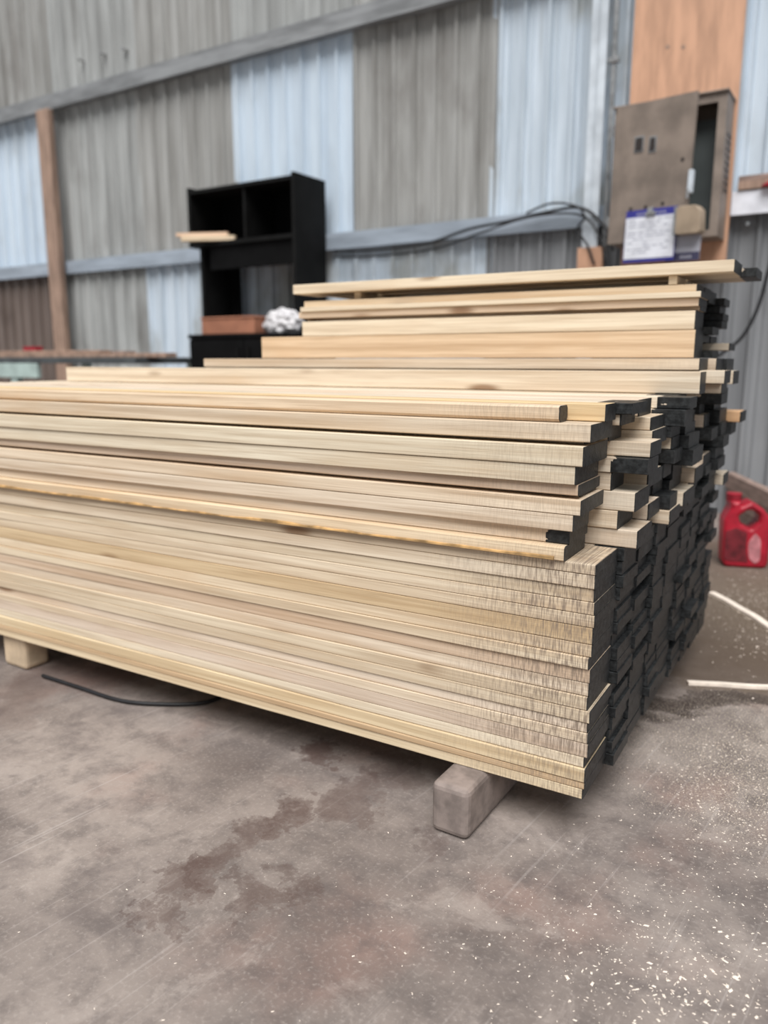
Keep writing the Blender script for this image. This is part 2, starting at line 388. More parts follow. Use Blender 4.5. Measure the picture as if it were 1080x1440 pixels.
ORD = ['lowest', 'second', 'third', 'fourth', 'fifth', 'sixth', 'seventh', 'eighth', 'ninth', 'tenth', 'eleventh', 'twelfth', 'thirteenth', 'fourteenth', 'fifteenth', 'sixteenth', 'seventeenth', 'eighteenth']
# --- front column of the neat part, seams read off the photograph
seams = [1128, 1112, 1102, 1082, 1067, 1047, 1032, 1017.5, 1000, 981, 962, 942, 925, 907, 883, 865, 847, 828, 808, 793]
zs = [loc(822, v, 0)[1] for v in seams]; zs[0] = 0.111
ZN = zs[-1]
cols = [0.158, 0.128, 0.146, 0.118, 0.152, 0.132, 0.124, 0.146, 0.118]
bs = [0]
for c in cols: bs.append(bs[-1]+c)
wn = {0: 'bark-edged '}
tone = [(1.0, .93, .78), (.80, .66, .50), (1.0, .92, .74), (1, .97, .90), (.92, .86, .84), (1, .95, .88), (1, .95, .92), (.97, .93, .85), (.92, .87, .78), (.98, .93, .88), (.93, .82, .74), (.96, .9, .8), (1, .93, .82), (.86, .74, .56), (.93, .86, .76), (1, .95, .87), (.92, .87, .78), (1, .96, .9), (.86, .8, .72)]
LEN = 2.35
for i in range(len(zs)-1):
    t = zs[i+1]-zs[i]-0.0008
    b0 = random.uniform(0.0, 0.006)
    lab = ('%s plank from the bottom in the neat front face of the stack' % ORD[i] if i else 'lowest plank of the front face, resting on the sleepers') if i < 18 else 'topmost greyish plank of the neat front face, its corner exposed'
    plank(random.uniform(-0.006, 0.003), b0, zs[i], LEN, cols[0]-b0-0.002, t, lab, 'front planks of the neat lower stack', weather=0.9 if i > 3 else 0.6, col=tone[i], wane=0.004 if i in (1, 2) else 0.0)
# --- columns behind: only their black ends show
for k in range(1, len(cols)):
    n = 17 + (k % 2); ts = [random.uniform(0.8, 1.2) for _ in range(n)]; s = sum(ts); z = 0.111
    for j in range(n):
        t = (ZN-0.111)*ts[j]/s
        jit = random.gauss(0, 0.0035)
        if random.random() < 0.10: jit -= random.uniform(0.008, 0.025)
        if random.random() < 0.08: jit += random.uniform(0.004, 0.015)
        g = random.choice((0.001, 0.002, 0.006))
        plank(bs[k]*SKEW+jit, bs[k]+g/2, z, LEN-0.02, cols[k]-g, t-0.0008, 'black plank end in neat lower stack, %s, %s column from front corner' % ('lowest row' if j == 0 else ORD[j]+' row from bottom', ORD[k]), 'black-ended planks packed in the neat lower stack', weather=0.3, paint=60)
        z += t
ZT = 0.866
# --- ragged upper part, front column (right end x, bottom y, top y in the photo; set-back)
ragged = [ # u_end, v_bot, v_top, b, width, tint, wane, label
    (795, 788, 768, -0.006, 0.13, (1, .90, .76), 0.007, 'bark-edged plank with yellow-brown stained lower edge lying on the neat stack'),
    (800, 766, 746, 0.012, 0.12, (1, .95, .9), 0.0, 'set-back plank just above the bark-edged plank'),
    (806, 746, 725, 0.000, 0.10, (1, .95, .9), 0.0, 'plank with narrow black end block, two above the bark-edged plank'),
    (817, 725, 704, 0.000, 0.15, (1, .93, .85), 0.0, 'plank with yellowish end grain, below the thin pinkish plank'),
    (815, 703, 695, 0.035, 0.11, (.8, .72, .66), 0.0, 'added recessed slat, tinted dark for the shadow gap under the thin pinkish plank'),  # added filler; the shade of the gap is put into its tint
    (814, 694, 682, 0.010, 0.14, (.88, .80, .76), 0.0, 'thin pinkish plank in the ragged front face, shade put into its tint'),  # tint is darkened to carry the shade on this plank
    (809, 681, 656, 0.000, 0.15, (1, .99, .93), 0.0, 'pale cream plank with dark knots, lower of the brightest pair'),
    (821, 656, 628, -0.004, 0.16, (1, .99, .92), 0.0, 'pale cream plank, upper of the brightest pair in the front face'),
    (822, 628, 621, 0.040, 0.11, (.7, .62, .55), 0.0, 'recessed slat added to fill the shadow gap under the speckled plank, tinted dark'),  # added where only a shadow gap lies; dark tint stands for it
    (831, 621, 597, 0.012, 0.144, (.93, .88, .82), 0.0, 'thick plank with speckled front just above a dark gap'),
]
zc = ZN
zprev = ZN+0.0005
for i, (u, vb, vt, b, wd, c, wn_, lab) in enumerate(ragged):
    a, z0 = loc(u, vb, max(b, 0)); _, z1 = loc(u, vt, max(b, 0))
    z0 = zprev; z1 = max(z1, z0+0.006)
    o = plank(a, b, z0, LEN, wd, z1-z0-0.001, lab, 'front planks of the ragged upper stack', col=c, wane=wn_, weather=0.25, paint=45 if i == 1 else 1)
    if i == 0:   # ragged bark along the lower front edge
        vs = []; fs = []; N = 60
        for j in range(N+1):
            x = -0.02-(LEN-0.05)*j/N; hh = 0.0075+0.006*noise.noise(Vector((x*7, 1.3, 0)))+0.004*noise.noise(Vector((x*23, 4.3, 0)))
            pr = 0.0035+0.002*noise.noise(Vector((x*15, 7.7, 0)))
            vs += [(x, 0.004, 0.001), (x, -pr, 0.002), (x, -pr*0.8, hh*0.7), (x, 0.004, hh)]
        for j in range(N):
            for k in range(4): fs.append((j*4+k, (j+1)*4+k, (j+1)*4+(k+1) % 4, j*4+(k+1) % 4))
        fs.append((3, 2, 1, 0)); fs.append(tuple(N*4+k for k in range(4)))
        me = bpy.data.meshes.new('bark_edge'); me.from_pydata(vs, [], fs); be = link('bark_edge', me, M['bark'], o); be['label'] = 'yellow-brown bark edge with dark spots'
    zprev = z1
a9, z9 = loc(787, 571, 0.03)
plank(a9, 0.032, zprev, 1.9, 0.048, z9-zprev, 'short-ended plank with rounded end on top of the speckled plank', 'front planks of the ragged upper stack', col=(.95, .86, .76), ch=0.006)
a10, z10 = loc(853, 569, 0.085)
plank(a10, 0.083, zprev, LEN, 0.074, z10-zprev, 'yellowish plank end beside the rounded plank end on the ragged top', 'front planks of the ragged upper stack', col=(1, .86, .62), weather=0)
ZT = z10
# --- ragged upper part, columns behind
a_blk = loc(1019, 531, bs[5]); a_lone = loc(1043, 596, bs[8]+0.02); a_top = loc(985, 500, bs[5]); blk = lone = False
for k in range(1, len(cols)):
    top = ZT if k <= 4 else 0.952
    n = 9 if k <= 4 else 12
    ts = [random.uniform(0.75, 1.3) for _ in range(n)]; s = sum(ts); z = ZN+0.0005
    for j in range(n):
        t = (top-ZN)*ts[j]/s
        f = j/(n-1)
        jit = random.uniform(-0.075, 0.055)*(0.35+0.65*f) + 0.012
        if k == 1 and j >= n-2: jit = random.uniform(-0.02, 0.01)
        g = random.choice((0.004, 0.012, 0.03)); wd = cols[k]-g
        L = LEN if k <= 4 else 2.0
        pt = random.choice((1, 2, 2, 70) if k < 3 else (1, 2, 70, 70)); cc = None
        if k == 5 and not blk and z+t > a_blk[1]: blk = True; jit = a_blk[0]-bs[k]*SKEW; cc = (1, .98, .94); pt = 1
        if k == 5 and j == n-1: jit = a_top[0]-bs[k]*SKEW; cc = (.92, .87, .82); pt = 1
        if k == 8 and not lone and z+t > a_lone[1]+0.01: lone = True; jit = a_lone[0]-bs[k]*SKEW; cc = (1, .72, .5); pt = 4
        if k >= 5 and z > ZT-0.01: L = 1.62
        plank(bs[k]*SKEW+jit, bs[k]+g*random.random(), z, L+jit, wd, t-0.0012, 'plank jutting unevenly from ragged upper stack, %s row above neat part, %s column from front' % (ORD[j] if j else 'first', ORD[k]), 'ragged black-ended planks of the upper stack', weather=0.1, paint=pt, col=cc)
        z += t
# --- thick pale beam lying on the ragged level
a, zb = loc(986, 550, 0.63); al, _ = loc(99, 540, 0.63); _, zt = loc(986, 519, 0.63)
plank(a, 0.615, ZT+0.001, a-al, 0.075, max(0.05, zt-zb), 'thick pale squared beam with brown knot lying along the top', None, 'squared_beam', weather=0, col=(1, .97, .92), ch=0.002)
# --- rear tier
BR = bs[6]+0.012
tier = [(977, 490, 463, 368, 0.0, (.93, .80, .66), 'golden-brown plank at the foot of the raised rear tier'),
        (977, 463, 436, 425, 0.0, (1, .97, .9), 'wide pale plank directly above the golden-brown plank'),
        (982, 436, 430, 425, 0.03, (.8, .72, .64), 'set-back plank tinted dark for the shadow gap in the rear tier'),  # gap shadow painted as a darker plank tint
        (983, 430, 418, 420, 0.0, (.98, .9, .84), 'thin plank with a small dark knot in the rear tier'),
        (987, 418, 409, 424, -0.008, (1, .98, .92), 'thin bright plank jutting forward in the rear tier'),
        (979, 408, 398, 424, 0.012, (.95, .85, .72), 'uppermost flat plank of the rear tier beneath the spacer stick')]
zprev = 0.9535
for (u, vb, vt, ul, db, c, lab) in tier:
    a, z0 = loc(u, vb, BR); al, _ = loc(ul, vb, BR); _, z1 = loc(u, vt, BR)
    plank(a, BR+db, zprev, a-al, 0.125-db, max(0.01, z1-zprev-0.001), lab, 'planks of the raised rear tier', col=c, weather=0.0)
    zprev = z1
ZR = zprev
for k, b in ((7, BR+0.13), (8, BR+0.262)):
    n = 9; z = 0.9535
    for j in range(n):
        t = (ZR-0.9535)/n
        jit = random.uniform(-0.05, 0.05)
        plank(b*SKEW+jit-0.03, b, z, 1.3+jit, 0.118, t-0.001, 'black-ended plank in rear tier, %s row up, %s column behind its front' % (ORD[j] if j else 'first', 'first' if k == 7 else 'second'), 'hidden planks of the raised rear tier', weather=0, paint=random.choice((2, 80, 80, 80)))
        z += t
# spacer stick and the two top planks
a, _ = loc(945, 392, BR); _, zt1 = loc(1032, 382, BR)
ZS = max(ZR+0.012, zt1)
o = box('spacer_stick', -0.011, 0.011, 0, 0.34, 0, ZS-ZR-0.001, M['plank'], None, 0.0015)
p = O+EX*a+EY*(BR+0.0125); o.location = (p.x, p.y, ZR+0.0003); o.rotation_euler = (0, 0, YAW); o.color = (1, .95, .85, 0)
o.data.transform(Matrix.Translation((-0.05, 0, 0))); o.location += EX*0.05
tag(o, 'short spacer stick standing between the rear tier and its topmost plank', 'stick')
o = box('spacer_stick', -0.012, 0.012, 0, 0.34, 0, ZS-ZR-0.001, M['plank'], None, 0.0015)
p = O+EX*(a-1.0)+EY*(BR+0.03); o.location = (p.x, p.y, ZR+0.0003); o.rotation_euler = (0, 0, YAW); o.color = (.8, .75, .65, 0)  # same wood as the other stick, shade put into the tint
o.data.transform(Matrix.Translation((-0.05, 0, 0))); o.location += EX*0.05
tag(o, 'spacer stick tinted darker as shade under the left half of the topmost plank', 'stick')
a, _ = loc(1033, 382, BR); al, _ = loc(413, 410, BR)
plank(a, BR-0.004, ZS, a-al, 0.15, 0.03, 'topmost pale plank of the whole pile, on spacer sticks', 'planks on the spacer sticks', weather=0, col=(1, .97, .9))
plank(a+0.035, BR+0.16, ZS, a-al, 0.15, 0.024, 'second topmost plank, mostly hidden behind the topmost pale plank', 'planks on the spacer sticks', weather=0, paint=40)
# --- sleepers under the stack
def sleeper(name, x0, x1, y0, y1, h, mat, label, rz=0):
    bm = bmesh.new(); addbox(bm, x0, x1, y0, y1, 0, h, 0.014, 3)
    o = link(name, from_bm(name, bm, False), mat); return tag(o, label, 'sleeper', 'sleepers under the stack')
q0 = onz(606, 1166, 0); q1 = onz(655, 1180, 0)
sleeper('concrete_sleeper', q0.x, q1.x+0.008, 1.278, 2.64, 0.1105, M['concrete'], 'rounded concrete sleeper under the right end of the stack')
q = onz(37, 945, 0)
M['pale_block'] = simple('pale_timber_block', rgb(206, 184, 156), 0.7, 0.1, 12)
sleeper('timber_sleeper', q.x-0.12, q.x-0.005, 1.335, 1.42, 0.1105, M['pale_block'], 'short pale timber block at the left edge under the stack')
sleeper('timber_sleeper', q.x-0.12, q.x-0.005, 2.2, 2.5, 0.1105, M['pale_block'], 'timber block deep under the back of the stack')
tube('floor_cable', [onz(60, 950, .008), onz(110, 966, .008), onz(170, 985, .008), onz(230, 990, .008), onz(285, 988, .008), onz(320, 975, .008), onz(350, 955, 0.008)], 0.0055, M['rubber'])
tag(bpy.data.objects['floor_cable'], 'black cable sagging on the floor under the stack near the left sleeper', 'cable')

# ================================================================== BLACK SHELF UNIT BY THE WALL
XR = -3.779; XL = -4.87; YF = 4.736; YB = 5.12
su = tag(empty('shelf_unit', ((XL+XR)/2, YF, 0)), 'tall black shelf unit with two open cubbies against the sheet wall', 'shelf')
hx = (XR-XL)/2; dp = YB-YF
box('side_panel', hx-0.03, hx, 0, dp, 0, 2.285, M['black_side'], su, 0.003)
box('side_panel', -hx, -hx+0.03, 0, dp, 1.83, 2.285, M['black_side'], su, 0.003)
box('top_panel', -hx+0.03, hx-0.03, 0.0, dp, 2.235, 2.262, M['black_side'], su)
box('shelf', -hx+0.03, hx-0.03, 0.0, dp, 1.83, 1.86, M['black_side'], su)
box('divider', 0.03, 0.052, 0.02, dp-0.02, 1.86, 2.235, M['black_side'], su)
box('back_panel', -hx+0.03, hx-0.03, dp-0.015, dp, 1.861, 2.235, M['black'], su)
box('apron', -hx+0.20, hx-0.03, 0.03, 0.06, 1.65, 1.83, M['black'], su)
box('leg_panel', -hx+0.10, -hx+0.13, 0.02, dp-0.02, 0, 1.83, M['black_side'], su)
box('leg_panel', -hx+0.13, -hx+0.22, dp-0.05, dp-0.02, 0, 1.83, M['black'], su)
def offcut(u, v, tip_y, L, th, z, h, col, lab):
    p = ony(u, v, tip_y); o = box('timber_offcut', -L-0.05, -0.05, 0, 0.05, 0, h, M['plank'], None, 0.002); o.color = col
    o.rotation_euler = (0, 0, th); o.location = (p.x+(L+0.05)*math.cos(th), tip_y+(L+0.05)*math.sin(th), z)
    return tag(o, lab, 'offcut', 'offcuts on the shelf')
offcut(254, 332, YF-0.14, 0.44, math.radians(24), 1.8615, 0.036, (1, .93, .82, 0), 'pale timber offcut poking out of the left cubby, lowest of two')
offcut(247, 322, YF-0.15, 0.42, math.radians(25), 1.898, 0.028, (1, .82, .72, 0), 'pinkish timber offcut lying on top of the pale one in the left cubby')
# black cupboard in front of it with a carton and a crumpled bag
c0 = ony(265, 470, 4.30); c1 = ony(428, 470, 4.30); zc0 = ony(300, 470, 4.30).z
cb = tag(empty('low_cupboard', ((c0.x+c1.x)/2, 4.30, 0)), 'low black cupboard behind the beam, carton on top', 'cupboard')
wx = (c1.x-c0.x)/2
box('body', -wx, wx, 0.02, 0.36, 0.0, zc0-0.03, M['black'], cb, 0.003); box('top_panel', -wx-0.01, wx+0.01, 0, 0.37, zc0-0.0295, zc0, M['black'], cb, 0.003)
for s in (-1, 1): 
    d = box('door', min(0.004*s, s*(wx-0.01)), max(0.004*s, s*(wx-0.01)), 0.0, 0.018, 0.05, zc0-0.04, M['black'], cb); box('handle', s*0.05-0.006, s*0.05+0.006, -0.02, 0, zc0-0.2, zc0-0.1, M['black_side'], d)
p0 = ony(284, 470, 4.34); p1 = ony(358, 470, 4.34); zt = ony(320, 446, 4.34).z
ct = tag(empty('cardboard_carton', ((p0.x+p1.x)/2, 4.34, zc0+0.0005)), 'flat reddish-brown cardboard carton on the black cupboard', 'carton')
hw = (p1.x-p0.x)/2
box('body', -hw, hw, 0, 0.26, 0, zt-zc0-0.012, M['cardboard'], ct, 0.004)
box('lid', -hw-0.006, hw+0.006, -0.006, 0.266, zt-zc0-0.0118, zt-zc0+0.004, M['cardboard'], ct, 0.004)
def crumpled(name, c, r, mat, lab, seed):
    bm = bmesh.new(); bmesh.ops.create_icosphere(bm, subdivisions=4, radius=1.0)
    for v in bm.verts:
        n = v.co.normalized(); k = 1+0.35*noise.noise(n*2.3+Vector((seed, 0, 0)))+0.22*abs(noise.noise(n*6+Vector((0, seed, 0))))
        v.co = Vector((n.x*r[0]*k, n.y*r[1]*k, max(n.z*r[2]*k, -0.6*r[2])))
    o = link(name, from_bm(name, bm), mat); o.location = (c.x, c.y, c.z+0.6*r[2]+0.001); return tag(o, lab, 'bag')
bc = ony(395, 472, 4.42)
crumpled('plastic_bag', Vector((bc.x, 4.44, zc0)), (0.14, 0.10, 0.10), M['bag'], 'crumpled whitish plastic bag beside the brown carton', 3.1)

# ================================================================== WORKBENCH AT THE LEFT
bx1 = ony(190, 505, 3.85).x; bx0 = -7.2; BZ = 0.962
wb = tag(empty('workbench', (bx1, 3.85, 0)), 'workbench with dark top and pale teal metal frame at the left', 'workbench')
L = bx1-bx0
box('tabletop', -L, 0, 0, 0.75, BZ-0.045, BZ, M['slate'], wb, 0.004)
ft = ony(52, 505, 3.85).x-bx1
box('apron', -L, ft, -0.01, 0.03, BZ-0.16, BZ-0.046, M['teal'], wb, 0.004)
lx = ony(20, 540, 3.85).x-bx1
for (x, y) in ((lx, 0.0), (lx, 0.68), (-0.10, 0.62), (-L+0.02, 0.0)): box('leg', x-0.04, x+0.04, y, y+0.06, 0, BZ-0.0455, M['teal'], wb, 0.004)
for i, (ua, ub, dy, z, t, lab, c) in enumerate(((-60, 232, 0.10, 0, 0.032, 'longest brown plank on the workbench', 'brown_wood'), (-40, 175, 0.24, 0, 0.05, 'thicker greyed plank behind on the workbench', 'greyed_wood'), (-60, 140, 0.12, 0.033, 0.022, 'thin brown plank stacked on the longest plank', 'brown_wood'))):
    pa = ony(ua, 490, 3.85+dy).x; pb = ony(ub, 490, 3.85+dy).x
    tag(box('old_plank', pa, pb, 3.85+dy, 3.85+dy+0.11, BZ+0.0005+z, BZ+0.0005+z+t, M[c], None, 0.003), lab, 'plank', 'old planks on the workbench')
rx = ony(6, 487, 3.90)
rb = tag(empty('tool_box', (rx.x, 4.10, BZ+0.0505)), 'small red box on the workbench planks at the left edge', 'box')
box('body', -0.08, 0.08, 0.02, 0.1, 0.0005, 0.03, M['red'], rb, 0.004); box('lid', -0.083, 0.083, 0.017, 0.103, 0.0305, 0.042, M['red'], rb, 0.003)

# ================================================================== PLYWOOD, ELECTRIC CABINET
PY = 5.07
pl0 = ony(890, 60, PY).x; pl1 = ony(1045, 60, PY).x; pzb = 1.45
pp = tag(box('plywood_board', pl0, pl1, PY, PY+0.018, pzb, 3.35, M['ply'], None, 0.001), 'tall reddish plywood board fixed to the wall behind the grey cabinet', 'board')
for (u, v) in ((939, 66), (961, 66)):
    q = ony(u, v, PY); cyl('knot', (q.x, PY-0.001, q.z), (q.x, PY+0.01, q.z), 0.012, M['brown_wood'], pp, 10)
bx_ = ony(812, 360, 5.05).x; by_ = ony(848, 360, 5.05).x
tag(box('wood_block', bx_, by_, 5.045, 5.085, 1.40, ony(840, 347, 5.05).z, M['ply'], None, 0.003), 'small reddish plywood offcut low beside the cabinet, left of the clipboard', 'board')
CY = 4.85
cl = ony(866, 145, CY); cr = ony(1024, 130, CY); CB = ony(1012, 331, CY).z; CT = ony(1024, 128, CY).z
CW = cr.x-cl.x; CD = PY-CY-0.001; CH = CT-CB
ec = tag(empty('electric_cabinet', (cl.x, CY, CB)), 'dusty taupe metal electric cabinet with door ajar on the plywood', 'cabinet')
bm = bmesh.new(); e = 0.012
addbox(bm, 0, e, 0, CD, 0, CH); addbox(bm, CW-e, CW, 0, CD, 0, CH); addbox(bm, e, CW-e, 0, CD, 0, e); addbox(bm, e, CW-e, 0, CD, CH-e, CH); addbox(bm, e, CW-e, CD-e, CD, e, CH-e)
addbox(bm, CW-0.045, CW-e, 0, 0.006, e, CH-e); addbox(bm, e, CW-0.045, 0, 0.006, CH-0.045, CH-e); addbox(bm, e, CW-0.045, 0, 0.006, e, 0.035)
link('body', from_bm('body', bm), M['cabinet'], ec)
box('rain_lip', -0.008, CW+0.008, -0.018, CD, CH+0.0005, CH+0.012, M['cabinet'], ec, 0.003)
box('mounting_plate', 0.05, CW-0.055, 0.12, 0.128, 0.05, CH-0.10, M['cabinet_in'], ec)
for i in range(9):
    z = CH*0.34+i*0.036
    v = box('vent_slot', CW-0.001, CW+0.005, CD*0.35, CD*0.8, z, z+0.012, M['dark_hole'], ec)
dw = 0.475
DM = Matrix.Translation((0.0, -0.022, 0.0)) @ Matrix.Rotation(math.radians(-14), 4, 'Z') @ Matrix.Rotation(math.radians(1.5), 4, 'Y')
bm = bmesh.new(); addbox(bm, 0, dw, 0, 0.004, -0.005, CH); addbox(bm, dw-0.004, dw, 0.004, 0.02, -0.005, CH); addbox(bm, 0.0, dw-0.004, 0.004, 0.02, CH-0.004, CH); addbox(bm, 0, dw-0.004, 0.004, 0.02, -0.005, -0.001)
dr = link('door', from_bm('door', bm), M['cabinet'], ec); dr.matrix_local = DM
def onface(u, v):
    """pixel -> door-face coordinates (x, z)"""
    W_ = Matrix.Translation(ec.location) @ DM; inv = W_.inverted(); c = inv @ CP; d = inv.to_3x3() @ ray(u, v)
    t = (-0.0-c.y)/d.y; p = c+d*t; return p.x, p.z
for (u, v, s) in ((899, 203, 0.028), (918, 203, 0.022)):
    x, z = onface(u, v); g = box('meter_window', x-s, x+s, -0.004, 0.0, z-0.042, z+0.042, M['steel_dull'], dr); box('glass', x-s+0.007, x+s-0.007, -0.006, -0.0035, z-0.034, z+0.034, M['dark_hole'], g)
for (u, v) in ((887, 294), (908, 291), (932, 286), (960, 224)):
    x, z = onface(u, v); cyl('button_hole', (x, -0.003, z), (x, 0.003, z), 0.010, M['dark_hole'], dr, 12)
x, z = onface(975, 252)
lk = box('latch', dw-0.005, dw+0.02, -0.012, 0.02, z-0.07, z+0.05, M['pale_steel'], dr, 0.004); box('latch_tongue', dw-0.002, dw+0.012, -0.02, -0.012, z-0.10, z-0.05, M['chrome'], lk, 0.002)
for z in (0.12, CH-0.12): cyl('hinge', (-0.004, -0.018, z-0.03), (-0.004, -0.018, z+0.03), 0.007, M['steel_dull'], ec, 10)
# things hung on the door face
def hung(name, x, y, z, lab, cat):
    o = tag(empty(name), lab, cat); o.matrix_world = Matrix.Translation(ec.location) @ DM @ Matrix.Translation((x, y, z)); return o
x0, z1 = onface(960, 293); x1, z0 = onface(992, 329)
tb = hung('tan_box', x0, -0.075, z0, 'small tan metal box hanging at the lower corner of the cabinet door', 'box')
w_ = x1-x0; h_ = z1-z0
outline('housing', [rounded([(0, 0), (w_, 0), (w_*0.93, h_*0.8), (w_*0.75, h_), (0, h_)], 0.15)], 0.07, 0.004, M['tan'], tb, Matrix.Translation((0, 0.037, 0)) @ Matrix.Rotation(math.radians(90), 4, 'X'))
box('side_flange', -0.010, 0.0035, 0.001, 0.072, 0, h_, M['steel_dull'], tb)
# clipboard with a printed sheet
x0, z0 = onface(879, 371); x1, z1 = onface(957, 293)
cbx = hung('clipboard', x0, -0.030, z0, 'blue clipboard holding a white printed sheet, hung on the cabinet door', 'clipboard')
wq = x1-x0; hq = onface(915, 295)[1]-z0
box('board', 0, wq, 0, 0.004, 0, hq, M['blue'], cbx, 0.001)
pg = box('sheet', 0.004, wq-0.004, -0.0016, -0.0006, hq*0.07, hq*0.86, M['paper'], cbx)
random.seed(5)
for i in range(11):
    z = hq*(0.80-0.062*i); x = 0.02
    while x < wq-0.05:
        l = random.uniform(0.02, 0.06)
        if random.random() < 0.75: box('print_line', x, min(x+l, wq-0.02), -0.0022, -0.0015, z, z+0.0045, M['ink'], pg)
        x += l+0.012
for i in range(9): box('heading_mark', wq*(0.22+0.065*i), wq*(0.255+0.065*i), -0.0008, 0.0004, hq*0.90, hq*0.935, M['paper_grey'], cbx)
bm = bmesh.new(); addbox(bm, wq*0.5-0.03, wq*0.5+0.03, -0.012, -0.001, hq*0.87, hq*0.95, 0.003); addbox(bm, wq*0.5-0.016, wq*0.5+0.016, -0.02, -0.012, hq*0.90, hq*1.02, 0.003)
link('clip', from_bm('clip', bm), M['chrome'], cbx)
cyl('hanging_hook', (wq*0.5, -0.008, hq*1.0), (wq*0.5, 0.029, hq*1.05), 0.004, M['chrome'], cbx, 8)
x0, z1 = onface(940, 331); x1, z0 = onface(984, 366)
cd2 = hung('grey_card', x0, -0.012, z0, 'grey card with dark printed footer hanging behind the clipboard', 'card')
wq = x1-x0; hq = z1-z0
cs = box('sheet', 0, wq, 0, 0.004, 0, hq, M['paper_grey'], cd2, 0.001); ft_ = box('footer', 0, wq, -0.001, 0, 0, hq*0.32, M['navy'], cd2)
for i in range(5): box('print_line', wq*(0.45+0.07*i), wq*(0.49+0.07*i), -0.0018, -0.001, hq*0.1, hq*0.2, M['paper_grey'], ft_)

# cables along the girt and beside the stack
CBL = 5.08
def cable(name, pts, r, lab, y=CBL, grp='cables on the girt'):
    o = tube(name, [(ony(u, v, y+dy)) for (u, v, dy) in pts], r, M['rubber']); return tag(o, lab, 'cable', grp)
cable('power_cable', [(470, 353, 0), (520, 352, 0), (600, 342, 0), (660, 322, 0), (710, 312, 0), (770, 298, 0), (815, 292, -.02), (845, 312, -.05), (858, 338, -.08), (862, 352, -.1)], 0.010, 'thick black cable swagging along the girt into the cabinet')
cable('power_cable', [(470, 361, 0), (530, 360, 0), (610, 350, 0), (680, 326, -.03), (740, 306, -.03), (800, 300, -.03), (828, 310, -.04), (846, 340, -.05), (850, 372, -.06)], 0.007, 'thinner lower black cable hanging beneath the thick one')
cable('power_cable', [(740, 300, -.05), (775, 286, -.05), (810, 290, -.05), (822, 306, -.05), (812, 322, -.05), (826, 345, -.05), (836, 372, -.05)], 0.007, 'black cable looped in a coil by the pale upright')
cable('power_cable', [(1092, 340, -.1), (1080, 382, -.1), (1066, 432, -.1), (1045, 472, -.1), (1022, 492, -.1), (1005, 505, -.1), (985, 530, -.1)], 0.010, 'black cable drooping down the wall right of the stack')
# timber and white plastic lying on the girt at the right edge
q0 = ony(1027, 270, 5.0); q1 = ony(1110, 262, 5.0)
GZ = 1.9005
for i, (dx, dy, z, t, c, lab) in enumerate(((0, 0, 0, 0.045, 'brown_wood', 'dark timber strip lying on the girt right of the cabinet'), (0.0, 0.005, 0.0455, 0.03, 'greyed_wood', 'thin greyed timber strip on top of the dark strip at the girt'))):
    tag(box('timber_strip', q0.x+0.02, q0.x+0.75, 5.10+dy, 5.165, GZ+z, GZ+z+t, M[c], None, 0.002), lab, 'strip', 'timber strips on the girt')
qr = ony(1068, 268, 5.08)
rh = tag(empty('red_tool', (qr.x, 5.03, GZ)), 'red tool handle lying on the girt at the right edge', 'tool')
o = outline('grip', [rounded([(0, 0), (0.06, -0.0), (0.2, 0.0), (0.22, 0.02), (0.2, 0.045), (0.07, 0.04)], 0.25)], 0.03, 0.006, M['red'], rh, Matrix.Translation((0, 0.085, 0.0)) @ Matrix.Rotation(math.radians(90), 4, 'X'))
o.location = (0, 0.05, 0.001)
a = ony(1026, 300, 5.09).x
tag(box('plastic_sheet', a, a+0.9, 5.112, 5.1225, 1.765, 1.897, M['paper'], None, 0.002), 'bright white plastic strip covering the girt right of the cabinet', 'strip')

# ================================================================== FLOOR CLUTTER AT THE RIGHT
zp = 0.27
P1 = onz(1018, 662, zp); P2 = onz(1080, 693, zp); dv = (P2-P1); dv.z = 0; dv.normalize(); nv = Vector((-dv.y, dv.x, 0))
ang = math.atan2(dv.y, dv.x)
P1 = P1 + dv*0.04
for i, (z, t, off, st, lab) in enumerate(((0.0, 0.085, 0.03, 0.1, 'lowest of the greyed planks piled by the wall, behind red jug'), (0.0855, 0.088, 0.012, 0.02, 'middle greyed plank of the pile by the wall'), (0.174, 0.096, 0.0, 0.0, 'top greyed plank of the pile by the wall, pale upper edge'))):
    o = box('old_plank', 0, 1.3-st, 0, 0.05, 0, t-0.001, M['greyed_wood'], None, 0.004)
    o.location = P1+dv*st+nv*off; o.location.z = z+0.0005; o.rotation_euler = (0, 0, ang+0.01*i)
    tag(o, lab, 'plank', 'greyed planks piled by the wall')
def strip(pts, wd, t, lab):
    vs = []; fs = []; n = len(pts)
    P = [Vector(p) for p in pts]
    for i, p in enumerate(P):
        d = (P[min(i+1, n-1)]-P[max(i-1, 0)]).normalized(); s = Vector((-d.y, d.x, 0)).normalized()*wd/2
        for (k, z) in ((-1, 0), (1, 0), (1, t), (-1, t)): vs.append(p+s*k+Vector((0, 0, z)))
    for i in range(n-1):
        for k in range(4): fs.append((i*4+k, i*4+(k+1) % 4, (i+1)*4+(k+1) % 4, (i+1)*4+k))
    fs.append((3, 2, 1, 0)); fs.append(tuple((n-1)*4+k for k in range(4)))
    me = bpy.data.meshes.new('wood_strip'); me.from_pydata(vs, [], fs)
    o = link('wood_strip', me, M['chip']); return tag(o, lab, 'strip', 'thin wood strips on the floor')
strip([onz(1000, 836, .0006), onz(1020, 846, .0006), onz(1040, 858, .0006), onz(1060, 869, .0006), onz(1080, 883, .0006), onz(1110, 905, .0006)], 0.028, 0.012, 'curved pale wood strip on the floor near the red jug')
strip([onz(967, 962, .0006), onz(1010, 964, .0006), onz(1050, 967, .0006), onz(1120, 970, .0006)], 0.018, 0.009, 'straight pale wood strip on the floor above the dark oil stain')
